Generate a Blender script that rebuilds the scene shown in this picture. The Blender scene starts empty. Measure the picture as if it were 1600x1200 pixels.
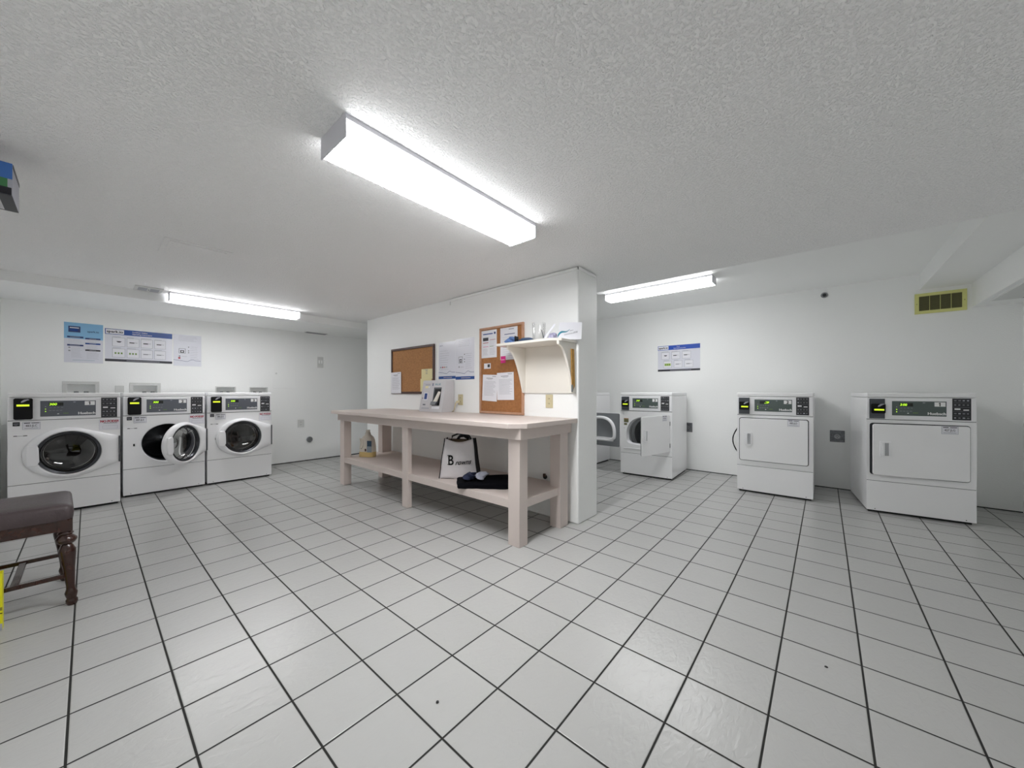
import bpy, bmesh, math, random
from mathutils import Vector, Matrix, Euler
random.seed(7)
S = bpy.context.scene
COL = S.collection
PI = math.pi

# ------------------------------------------------------------------ camera, world, exposure
cd = bpy.data.cameras.new('camera'); cam = bpy.data.objects.new('camera', cd); COL.objects.link(cam)
cd.sensor_width = 36; cd.lens = 568.8 / 1600 * 36; cd.shift_y = 12.6 / 1600
cd.clip_start = .02; cd.clip_end = 50
cam.location = (0, 0, 1.09); cam.rotation_euler = (PI / 2, 0, math.radians(40.65 - 90))
S.camera = cam
w = bpy.data.worlds.new('world'); S.world = w; w.use_nodes = True
w.node_tree.nodes['Background'].inputs[0].default_value = (.8, .85, .9, 1)
w.node_tree.nodes['Background'].inputs[1].default_value = .3
S.view_settings.view_transform = 'Standard'; S.view_settings.look = 'None'
S.view_settings.exposure = 0.1; S.view_settings.gamma = 1; S.view_settings.use_curve_mapping = False
S.cycles.max_bounces = 24; S.cycles.diffuse_bounces = 16; S.cycles.glossy_bounces = 6
LAMP = 47.0      # radiance of the fluorescent diffusers

# ------------------------------------------------------------------ materials
def lin(c):
    if isinstance(c, str):
        c = [int(c[i:i + 2], 16) / 255 for i in (0, 2, 4)]
    return tuple(x / 12.92 if x <= .04045 else ((x + .055) / 1.055) ** 2.4 for x in c) + (1,)
MATS = {}
def mat(name, col, rough=.5, metal=0, bump=0, bscale=60, var=0, vscale=8, emit=0, spec=.5, detail=3, alpha=1, coat=0):
    m = bpy.data.materials.new(name); m.use_nodes = True; N = m.node_tree.nodes; L = m.node_tree.links
    b = N['Principled BSDF']
    b.inputs['Base Color'].default_value = lin(col); b.inputs['Roughness'].default_value = rough
    b.inputs['Metallic'].default_value = metal; b.inputs['Specular IOR Level'].default_value = spec
    b.inputs['Alpha'].default_value = alpha; b.inputs['Coat Weight'].default_value = coat
    if emit:
        b.inputs['Emission Color'].default_value = lin(col); b.inputs['Emission Strength'].default_value = emit
    g = N.new('ShaderNodeNewGeometry')
    if var:
        n = N.new('ShaderNodeTexNoise'); n.inputs['Scale'].default_value = vscale; n.inputs['Detail'].default_value = 4
        L.new(g.outputs['Position'], n.inputs['Vector'])
        r = N.new('ShaderNodeMapRange'); r.inputs[1].default_value = .3; r.inputs[2].default_value = .7
        r.inputs[3].default_value = 1 - var; r.inputs[4].default_value = 1 + var
        L.new(n.outputs['Fac'], r.inputs[0])
        h = N.new('ShaderNodeHueSaturation'); h.inputs['Color'].default_value = lin(col)
        L.new(r.outputs[0], h.inputs['Value']); L.new(h.outputs[0], b.inputs['Base Color'])
    if bump:
        n = N.new('ShaderNodeTexNoise'); n.inputs['Scale'].default_value = bscale; n.inputs['Detail'].default_value = detail
        L.new(g.outputs['Position'], n.inputs['Vector'])
        bp = N.new('ShaderNodeBump'); bp.inputs['Strength'].default_value = 1; bp.inputs['Distance'].default_value = bump
        L.new(n.outputs['Fac'], bp.inputs['Height']); L.new(bp.outputs[0], b.inputs['Normal'])
    MATS[name] = m
    return m

mat('wall_paint', 'f3f4f3', .55, bump=.0012, bscale=110, detail=4)
mat('partition_paint', 'f3f4f3', .5, bump=.0014, bscale=90, detail=4)
mat('white_enamel', 'f0f0f1', .28, bump=.0004, bscale=6, coat=.2)
mat('white_plastic', 'eeeef0', .35)
mat('panel_white', 'ececee', .35)
mat('fixture_white', 'd2d2d8', .4)
mat('dark_gap', '202224', .7)
mat('black_plastic', '08080a', .5, spec=.25)
mat('card_grey', '4b4f55', .4)
mat('display_grey', '5c6068', .4); mat('display_green', '525e5b', .4)
mat('lcd_dark', '1b201c', .2)
mat('led_green', 'b8f030', .3, emit=1.3)
mat('reader_lime', 'd0e830', .3, emit=.9)
mat('dull_green', '6f8f4a', .5)
mat('text_white', 'f0f0f0', .5)
mat('text_black', '0c0c0e', .8, spec=.2)
mat('text_grey', '85868c', .6)
mat('text_pale', 'a9aab2', .6)
mat('text_red', 'a81430', .6)
mat('label_black', '25262a', .45)
mat('label_line', '77787c', .5)
mat('paper', 'e4e4ea', .6)
mat('paper_gloss', 'dedfe8', .18)
mat('paper_yellow', 'e6dca8', .6)
mat('pink_note', 'd01c80', .5)
mat('poster_blue', '2c4f93', .2)
mat('poster_bright_blue', '2450b4', .3)
mat('poster_sky', '86b8dc', .35)
mat('poster_navy', '28386e', .4)
mat('poster_dark', '34343c', .3)
mat('poster_green', 'a8c060', .4)
mat('teal', '2f7f93', .4)
mat('cork', 'ac7c50', .85, bump=.0012, bscale=300, var=.16, vscale=55)
mat('cork_dark', 'a06c40', .85, bump=.0012, bscale=300, var=.14, vscale=45)
mat('frame_brown', '4b3029', .45, var=.2, vscale=20)
mat('frame_tan', 'b98f74', .5, var=.1, vscale=20)
mat('table_paint', 'd0c4be', .5, bump=.0006, bscale=30, var=.03, vscale=4)
mat('shelf_paint', 'e6e2da', .4, bump=.0004, bscale=30)
mat('steel', '9a9c9f', .3, metal=.9)
mat('chrome', 'd8d8dc', .12, metal=1)
mat('drum_steel', 'b4b6b9', .42, metal=.25, bump=.0006, bscale=200)
mat('drum_dark', '4a4b4f', .22, metal=.8)
mat('inner_grey', '7d8084', .4); mat('handle_recess_shade', 'b2b3b6', .5)
mat('gasket', '303236', .5)
mat('galvanised', '74767a', .45, metal=.6, var=.35, vscale=60)
mat('outlet_beige', 'cabf9c', .4)
mat('outlet_white', 'd3d4d2', .4)
mat('vent_yellow', 'd8d88c', .5)
mat('vent_olive', '6d6b48', .6)
mat('reader_grey', 'c6c4c7', .45)
mat('reader_side', 'b9b0b0', .5)
mat('bag_cloth', 'dcd8da', .8, bump=.003, bscale=14, var=.04, vscale=12)
mat('bag_black', '16161a', .7)
mat('bag_inside', '5a4a38', .9)
mat('jeans', '08090e', .95, spec=.1, bump=.002, bscale=60)
mat('grey_cloth', 'b9bccb', .85, bump=.003, bscale=40)
mat('navy_cloth', '232a44', .85, bump=.003, bscale=40)
mat('blue_cloth', '5f7fb4', .6, bump=.004, bscale=50, var=.25, vscale=40)
mat('blue_dark', '3d5270', .6, bump=.004, bscale=50, var=.2, vscale=40)
mat('lilac_plastic', 'b6b3cf', .3, bump=.006, bscale=45)
mat('jug_plastic', 'd9d2c6', .35)
mat('jug_liquid', 'd4bb80', .3)
mat('jug_label', '2f4a5e', .4)
mat('jug_label_pale', '8f9aa4', .4)
mat('leather', '4a3f41', .4, bump=.002, bscale=90, var=.08, vscale=12)
mat('dark_wood', '331a12', .25, var=.25, vscale=25, coat=.3)
mat('yellow_card', 'e6e010', .5)
mat('yellow_marking', '8c8420', .5)
mat('wood_stick', 'b98a3c', .6, var=.15, vscale=40)
mat('box_blue', '3d6fb8', .4); mat('box_green', '3f7a4a', .4); mat('box_grey', 'a9aab4', .5); mat('box_black', '1e1e26', .4)
mat('box_white', 'cfcfd2', .5)
mat('hose_grey', '55585c', .5)
mat('pebble', '2a2a2a', .8)

def lamp_mat(name, k):
    m = mat(name, 'f6f6fa', .3, emit=LAMP * k)
    m.node_tree.nodes['Principled BSDF'].inputs['Emission Color'].default_value = (.985, .99, 1.0, 1)
lamp_mat('diffuser', 1.0); lamp_mat('diffuser_side', .13)
lamp_mat('diffuser_old', .56); lamp_mat('diffuser_old_side', .22)      # the two smaller fixtures are weaker

def clear_mat(name, tint, fac_min, rough=.04):
    m = bpy.data.materials.new(name); m.use_nodes = True; N = m.node_tree.nodes; L = m.node_tree.links
    N.remove(N['Principled BSDF']); out = N['Material Output']
    t = N.new('ShaderNodeBsdfTransparent'); t.inputs[0].default_value = lin(tint)
    g = N.new('ShaderNodeBsdfGlossy'); g.inputs['Roughness'].default_value = rough
    lw = N.new('ShaderNodeLayerWeight'); lw.inputs['Blend'].default_value = .35
    mr = N.new('ShaderNodeMapRange'); mr.inputs[3].default_value = fac_min; mr.inputs[4].default_value = .9 if fac_min > .04 else .4
    L.new(lw.outputs['Fresnel'], mr.inputs[0])
    mx = N.new('ShaderNodeMixShader'); L.new(mr.outputs[0], mx.inputs[0]); L.new(t.outputs[0], mx.inputs[1]); L.new(g.outputs[0], mx.inputs[2])
    L.new(mx.outputs[0], out.inputs[0]); MATS[name] = m
clear_mat('door_glass', '707076', .06)
clear_mat('clear_acrylic', 'ffffff', .01)
clear_mat('clear_film', 'fafaff', .03, .08)

def ceiling_mat():
    m = bpy.data.materials.new('ceiling_stipple'); m.use_nodes = True; N = m.node_tree.nodes; L = m.node_tree.links
    b = N['Principled BSDF']; b.inputs['Base Color'].default_value = lin('fafafa'); b.inputs['Roughness'].default_value = .8
    g = N.new('ShaderNodeNewGeometry')
    n = N.new('ShaderNodeTexNoise'); n.inputs['Scale'].default_value = 95; n.inputs['Detail'].default_value = 3; n.inputs['Roughness'].default_value = .6
    L.new(g.outputs['Position'], n.inputs['Vector'])
    r = N.new('ShaderNodeMapRange'); r.inputs[1].default_value = .44; r.inputs[2].default_value = .68; r.interpolation_type = 'SMOOTHSTEP'
    L.new(n.outputs['Fac'], r.inputs[0])
    bp = N.new('ShaderNodeBump'); bp.inputs['Strength'].default_value = 1; bp.inputs['Distance'].default_value = .0032
    L.new(r.outputs[0], bp.inputs['Height']); L.new(bp.outputs[0], b.inputs['Normal'])
    MATS['ceiling_stipple'] = m
ceiling_mat()

T, X0, Y0 = .2563, .4693, 1.6815        # tile pitch and one grout crossing
def floor_mat():
    m = bpy.data.materials.new('floor_tiles'); m.use_nodes = True; N = m.node_tree.nodes; L = m.node_tree.links
    b = N['Principled BSDF']; b.inputs['Specular IOR Level'].default_value = .35
    g = N.new('ShaderNodeNewGeometry'); sp = N.new('ShaderNodeSeparateXYZ'); L.new(g.outputs['Position'], sp.inputs[0])
    def mth(op, a, v=None, c=None):
        n = N.new('ShaderNodeMath'); n.operation = op
        for i, x in enumerate((a, v)):
            if x is None: continue
            if isinstance(x, (int, float)): n.inputs[i].default_value = x
            else: L.new(x, n.inputs[i])
        return n.outputs[0]
    px = mth('PINGPONG', mth('ADD', sp.outputs[0], 100 * T - X0), T / 2)
    py = mth('PINGPONG', mth('ADD', sp.outputs[1], 100 * T - Y0), T / 2)
    d = mth('MINIMUM', px, py)
    mr = N.new('ShaderNodeMapRange'); mr.inputs[1].default_value = .0028; mr.inputs[2].default_value = .0040; L.new(d, mr.inputs[0])
    # per tile shade
    fx = mth('FLOOR', mth('DIVIDE', mth('ADD', sp.outputs[0], 100 * T - X0), T))
    fy = mth('FLOOR', mth('DIVIDE', mth('ADD', sp.outputs[1], 100 * T - Y0), T))
    cb = N.new('ShaderNodeCombineXYZ'); L.new(fx, cb.inputs[0]); L.new(fy, cb.inputs[1])
    wn = N.new('ShaderNodeTexWhiteNoise'); wn.noise_dimensions = '2D'; L.new(cb.outputs[0], wn.inputs['Vector'])
    vr = N.new('ShaderNodeMapRange'); vr.inputs[3].default_value = .975; vr.inputs[4].default_value = 1.02; L.new(wn.outputs['Value'], vr.inputs[0])
    hs = N.new('ShaderNodeHueSaturation'); hs.inputs['Color'].default_value = lin('b3b3b1'); L.new(vr.outputs[0], hs.inputs['Value'])
    mx = N.new('ShaderNodeMix'); mx.data_type = 'RGBA'; L.new(mr.outputs[0], mx.inputs[0])
    mx.inputs[6].default_value = lin('262624'); L.new(hs.outputs[0], mx.inputs[7]); L.new(mx.outputs[2], b.inputs['Base Color'])
    rr = N.new('ShaderNodeMapRange'); rr.inputs[3].default_value = .85; rr.inputs[4].default_value = .22; L.new(mr.outputs[0], rr.inputs[0])
    L.new(rr.outputs[0], b.inputs['Roughness'])
    n = N.new('ShaderNodeTexNoise'); n.inputs['Scale'].default_value = 34; n.inputs['Detail'].default_value = 5; n.inputs['Distortion'].default_value = 1.2
    mp = N.new('ShaderNodeMapping'); mp.inputs['Scale'].default_value = (.6, 1.2, 1); mp.inputs['Rotation'].default_value = (0, 0, .5)
    L.new(g.outputs['Position'], mp.inputs[0]); L.new(mp.outputs[0], n.inputs['Vector'])
    bp = N.new('ShaderNodeBump'); bp.inputs['Strength'].default_value = 1; bp.inputs['Distance'].default_value = .0016; L.new(n.outputs['Fac'], bp.inputs['Height'])
    rg = N.new('ShaderNodeMapRange'); rg.inputs[1].default_value = .002; rg.inputs[2].default_value = .006; L.new(d, rg.inputs[0])
    b2 = N.new('ShaderNodeBump'); b2.inputs['Strength'].default_value = 1; b2.inputs['Distance'].default_value = .0015
    L.new(rg.outputs[0], b2.inputs['Height']); L.new(bp.outputs[0], b2.inputs['Normal']); L.new(b2.outputs[0], b.inputs['Normal'])
    MATS['floor_tiles'] = m
floor_mat()

# ------------------------------------------------------------------ mesh builder
_TX = {}
def text_geo(s, bold=.0, shear=0.0, serif=False):
    bold = min(bold, .012); k = (s, bold, shear)
    if k not in _TX:
        c = bpy.data.curves.new('lettering', 'FONT'); c.body = s; c.offset = bold; c.shear = shear; c.fill_mode = 'FRONT'
        c.resolution_u = 3
        o = bpy.data.objects.new('lettering', c); COL.objects.link(o)
        me = bpy.data.meshes.new_from_object(o.evaluated_get(bpy.context.evaluated_depsgraph_get()))
        V = [(v.co.x, v.co.y) for v in me.vertices]; F = [tuple(p.vertices) for p in me.polygons]
        bpy.data.objects.remove(o); bpy.data.curves.remove(c); bpy.data.meshes.remove(me)
        _TX[k] = (V, F)
    return _TX[k]

class MB:
    def __init__(s): s.v = []; s.f = []; s.m = []; s.ml = []
    def mi(s, m):
        if m not in s.ml: s.ml.append(m)
        return s.ml.index(m)
    def add(s, V, F, m):
        o = len(s.v); s.v += [tuple(v) for v in V]; i = s.mi(m)
        for f in F: s.f.append(tuple(a + o for a in f)); s.m.append(i)
        return s
    def box(s, x0, x1, y0, y1, z0, z1, m):
        V = [(x0, y0, z0), (x1, y0, z0), (x1, y1, z0), (x0, y1, z0), (x0, y0, z1), (x1, y0, z1), (x1, y1, z1), (x0, y1, z1)]
        return s.add(V, [(0, 3, 2, 1), (4, 5, 6, 7), (0, 1, 5, 4), (1, 2, 6, 5), (2, 3, 7, 6), (3, 0, 4, 7)], m)
    def rect(s, x0, z0, x1, z1, m, lift=.001, y=0):
        return s.box(x0, x1, y - lift, y, z0, z1, m)
    def frame(s, x0, z0, x1, z1, t, m, lift=.001, y=0):
        s.rect(x0, z0, x1, z0 + t, m, lift, y); s.rect(x0, z1 - t, x1, z1, m, lift, y)
        s.rect(x0, z0 + t, x0 + t, z1 - t, m, lift, y); return s.rect(x1 - t, z0 + t, x1, z1 - t, m, lift, y)
    def text(s, t, x, z, h, m, lift=.0015, width=None, bold=.0, shear=0, center=False, y=0):
        V, F = text_geo(t, 0, shear)
        if not V: return s
        if bold:
            d = bold * h
            for q, (dx, dz) in enumerate(((-d, 0), (d, 0), (0, -d * .6), (0, d * .6))): s.text(t, x + dx, z + dz, h, m, lift - .00004 * (q + 1), width, 0, shear, center, y)
        xs = [a for a, b in V]; zs = [b for a, b in V]; a0, a1 = min(xs), max(xs)
        k = h / .7; kx = width / (a1 - a0) if width else k
        off = x - a0 * kx if not center else x - (a0 + a1) / 2 * kx
        return s.add([(off + a * kx, y - lift, z + b * k) for a, b in V], F, m)
    def lines(s, x0, x1, z1, n, dz, m, th=.0016, lift=.0014, ragged=.25, y=0):
        for i in range(n):
            s.rect(x0, z1 - i * dz, x1 - random.random() * ragged * (x1 - x0), z1 - i * dz + th, m, lift, y)
        return s
    def prism(s, P, a, b, m, axis='y'):
        # P: 2D outline; extruded between a and b on the axis
        n = len(P); fn = {'y': lambda p, t: (p[0], t, p[1]), 'x': lambda p, t: (t, p[0], p[1]), 'z': lambda p, t: (p[0], p[1], t)}[axis]
        V = [fn(p, a) for p in P] + [fn(p, b) for p in P]
        F = [tuple(range(n)), tuple(range(2 * n - 1, n - 1, -1))] + [(i, i + n, (i + 1) % n + n, (i + 1) % n) for i in range(n)]
        return s.add(V, F, m)
    def loft(s, rings, m, closed=True, caps=(False, False)):
        n = len(rings[0]); V = [p for r in rings for p in r]; F = []
        for i in range(len(rings) - 1):
            for j in range(n if closed else n - 1):
                k = (j + 1) % n
                F.append((i * n + j, i * n + k, (i + 1) * n + k, (i + 1) * n + j))
        if caps[0]: F.append(tuple(range(n - 1, -1, -1)))
        if caps[1]: F.append(tuple((len(rings) - 1) * n + j for j in range(n)))
        return s.add(V, F, m)
    def lathe(s, prof, c, m, axis='z', n=32, caps=(True, True)):
        R = []
        for r, t in prof:
            ring = []
            for j in range(n):
                a = 2 * PI * j / n; u, v = max(r, 1e-5) * math.cos(a), max(r, 1e-5) * math.sin(a)
                ring.append({'z': (c[0] + u, c[1] + v, c[2] + t), 'y': (c[0] + u, c[1] + t, c[2] + v), 'x': (c[0] + t, c[1] + u, c[2] + v)}[axis])
            R.append(ring)
        return s.loft(R, m, caps=caps)
    def tube(s, pts, r, m, n=10):
        pts = [Vector(p) for p in pts]; R = []; up = Vector((0, 0, 1))
        for i, p in enumerate(pts):
            d = (pts[min(i + 1, len(pts) - 1)] - pts[max(i - 1, 0)]).normalized()
            u = d.cross(up if abs(d.z) < .95 else Vector((1, 0, 0))).normalized(); v = d.cross(u)
            rr = r[i] if isinstance(r, (list, tuple)) else r
            R.append([p + rr * (math.cos(2 * PI * j / n) * u + math.sin(2 * PI * j / n) * v) for j in range(n)])
        return s.loft(R, m, caps=(True, True))
    def build(s, name, parent=None, loc=(0, 0, 0), rz=0, bevel=0, seg=2, angle=35, smooth=True):
        me = bpy.data.meshes.new(name); me.from_pydata(s.v, [], s.f)
        for m in s.ml: me.materials.append(MATS[m])
        me.polygons.foreach_set('material_index', s.m)
        bm = bmesh.new(); bm.from_mesh(me); bmesh.ops.recalc_face_normals(bm, faces=bm.faces) if not getattr(s, 'keep', 0) else None
        bm.to_mesh(me); bm.free()
        if smooth:
            me.polygons.foreach_set('use_smooth', [True] * len(me.polygons)); me.set_sharp_from_angle(angle=math.radians(angle))
        me.update()
        o = bpy.data.objects.new(name, me); COL.objects.link(o); o.location = loc; o.rotation_euler = (0, 0, rz)
        if parent: o.parent = parent
        if bevel:
            b = o.modifiers.new('bevel', 'BEVEL'); b.width = bevel; b.segments = seg; b.limit_method = 'ANGLE'; b.angle_limit = math.radians(40)
        return o

def thing(name, label, cat, loc=(0, 0, 0), rz=0, group=None):
    o = bpy.data.objects.new(name, None); COL.objects.link(o); o.location = loc; o.rotation_euler = (0, 0, rz)
    o.empty_display_size = .1
    return tag(o, label, cat, group)
def tag(o, label, cat, group=None):
    o['label'] = label; o['category'] = cat
    if group: o['group'] = group
    return o
def struct(o): o['kind'] = 'structure'; return o
def dup(root, loc=None, rz=None, label=None, group=None, parent=None):
    c = root.copy(); COL.objects.link(c)
    if parent: c.parent = parent
    if loc is not None: c.location = loc
    if rz is not None: c.rotation_euler = (0, 0, rz)
    if label: c['label'] = label
    if group: c['group'] = group
    for ch in list(root.children): dup(ch, parent=c)
    return c
def kid(root, name):
    for ch in root.children:
        if ch.name.split('.')[0] == name: return ch
R90 = -PI / 2          # things on walls that face -X

# ------------------------------------------------------------------ the room
H = 2.125; HR = 2.285; XL, XR, YF, YB = -.57, 5.5, -1.36, 6.25
struct(MB().box(XL - .1, XR + .1, YF - .1, YB + .2, -.1, 0, 'floor_tiles').build('floor'))
c = MB()
c.box(XL - .1, 3.45, YF - .1, YB + .1, H, 2.5, 'ceiling_stipple')
c.box(3.45, XR + .1, YF - .1, -.73, H, 2.5, 'wall_paint')
c.box(3.45, XR + .1, -.73, YB + .1, HR, 2.5, 'wall_paint')
c.box(XL - .1, XR + .1, YF - .1, -1.065, 1.9, H, 'wall_paint')
c.box(XL - .1, 3.45, 5.25, YB + .1, 2.032, H, 'wall_paint')
struct(c.build('ceiling', smooth=False))

def holed_wall(name, x0, x1, z1, y, thick, holes):
    xs = sorted({x0, x1} | {h[0] for h in holes} | {h[1] for h in holes}); zs = sorted({0, z1} | {h[2] for h in holes} | {h[3] for h in holes})
    b = MB()
    for i in range(len(xs) - 1):
        for j in range(len(zs) - 1):
            cx_, cz_ = (xs[i] + xs[i + 1]) / 2, (zs[j] + zs[j + 1]) / 2
            if any(h[0] < cx_ < h[1] and h[2] < cz_ < h[3] for h in holes): continue
            b.box(xs[i], xs[i + 1], y, y + thick, zs[j], zs[j + 1], 'wall_paint')
    return struct(b.build(name, smooth=False))
RECESS = [(-.152, .054, 1.0, 1.178), (.35, .558, 1.0, 1.171), (1.132, 1.336, 1.0, 1.156), (1.516, 1.721, 1.0, 1.151)]
holed_wall('wall_back', XL - .1, XR + .1, 2.5, YB, .1, RECESS)
struct(MB().box(XR, XR + .1, YF - .1, YB, 0, 2.5, 'wall_paint').build('wall_dryer_side', smooth=False))
struct(MB().box(XL - .1, XL, YF - .1, YB, 0, 2.5, 'wall_paint').build('wall_left', smooth=False))
struct(MB().box(XL, XR, YF - .1, YF, 0, 2.5, 'wall_paint').build('wall_right', smooth=False))
XP, XP2, YP, YP2 = 2.624, 2.95, 1.535, 5.012
struct(MB().box(XP, XP2, YP, YP2, 0, H, 'partition_paint').build('wall_partition', bevel=.012, seg=3))
t = MB(); t.box(XP - .016, XP, YP - .014, 3.164, 2.092, 2.114, 'wall_paint'); t.box(XP - .016, 2.90, YP - .016, YP, 2.092, 2.114, 'wall_paint')
t.box(XP - .012, XP, 3.15, 3.178, 2.055, 2.104, 'wall_paint'); struct(t.build('trim_1', bevel=.002))
struct(MB().box(XL, XP, YB - .006, YB, 0, .012, 'dark_gap').box(XP, XR, YB - .006, YB, 0, .012, 'dark_gap').build('base_line_back'))  # thin dark strip along the foot of the back wall
struct(MB().box(XR - .005, XR, YF, YB - .006, 0, .008, 'dark_gap').build('base_line_dryer_side'))  # thin dark line at the foot of the dryer wall

# ------------------------------------------------------------------ fluorescent fixtures
def fixture(name, x0, x1, y0, y1, zt, h, label, along='x', lip=.018, dm='diffuser_old'):
    # built along local x
    L_, W_ = x1 - x0, y1 - y0
    r = thing(name, label, 'ceiling light', ((x0 + x1) / 2, (y0 + y1) / 2, zt), 0, 'fluorescent ceiling lights')
    if along == 'y': L_, W_ = W_, L_; r.rotation_euler = (0, 0, PI / 2)
    a, b = L_ / 2, W_ / 2
    hb = MB(); hb.box(-a, a, -b, b, -lip, 0, 'fixture_white')
    hb.box(-a - .004, -a + .002, -b - .002, b + .002, -h, 0, 'fixture_white'); hb.box(a - .002, a + .004, -b - .002, b + .002, -h, 0, 'fixture_white')
    hb.build('housing', r, bevel=.002)
    c = .012; P = [(-b + .003, -lip), (-b + .003, -h + c * 1.2), (-b + c, -h + .003), (b - c, -h + .003), (b - .003, -h + c * 1.2), (b - .003, -lip)]
    db = MB(); db.prism(P, -a + .003, a - .003, dm, 'x'); si = db.mi(dm + '_side')
    for k in (2, 3, 5, 6): db.m[k] = si          # sides glow weaker than the bottom, to keep the ceiling halo small
    db.build('diffuser', r)
    return r
fixture('ceiling_light', .622, 1.787, 1.345, 1.557, H, .09, 'large bright wraparound fluorescent light nearest the camera in mid ceiling', dm='diffuser')
fixture('ceiling_light', .55, 1.768, 5.10, 5.235, H, .088, 'long fluorescent light over the washing machines beside the soffit')
fixture('ceiling_light', 4.115, 4.285, .865, 2.03, HR, .082, 'fluorescent light over the dryers behind the partition wall', 'y')

# ------------------------------------------------------------------ laundry machines
MW, MH, MD = .65, 1.083, .755
def panel_with_hole(b, x0, x1, z0, z1, hole, y0, y1, m, n=72):
    # hole(theta) -> (x, z), rectangle outline by the same angle
    cx_, cz_ = hole(None)
    inn, out = [], []
    angs = sorted([2 * PI * i / n for i in range(n)] + [math.atan2(z - cz_, x - cx_) % (2 * PI) for x in (x0, x1) for z in (z0, z1)])
    for a in angs:
        p = hole(a); inn.append(p)
        dx, dz = math.cos(a), math.sin(a); k = 1e9
        if dx > 1e-6: k = min(k, (x1 - cx_) / dx)
        if dx < -1e-6: k = min(k, (x0 - cx_) / dx)
        if dz > 1e-6: k = min(k, (z1 - cz_) / dz)
        if dz < -1e-6: k = min(k, (z0 - cz_) / dz)
        out.append((cx_ + dx * k, cz_ + dz * k))
    b.loft([[(p[0], y1, p[1]) for p in out], [(p[0], y0, p[1]) for p in out], [(p[0], y0, p[1]) for p in inn], [(p[0], y1, p[1]) for p in inn], [(p[0], y1, p[1]) for p in out]], m)
    return inn

def round_rect(x0, z0, x1, z1, r, n=6):
    P = []
    for cx_, cz_, a0 in ((x1 - r, z1 - r, 0), (x0 + r, z1 - r, 90), (x0 + r, z0 + r, 180), (x1 - r, z0 + r, 270)):
        for i in range(n + 1):
            a = math.radians(a0 + 90 * i / n); P.append((cx_ + r * math.cos(a), cz_ + r * math.sin(a)))
    return P

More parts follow.
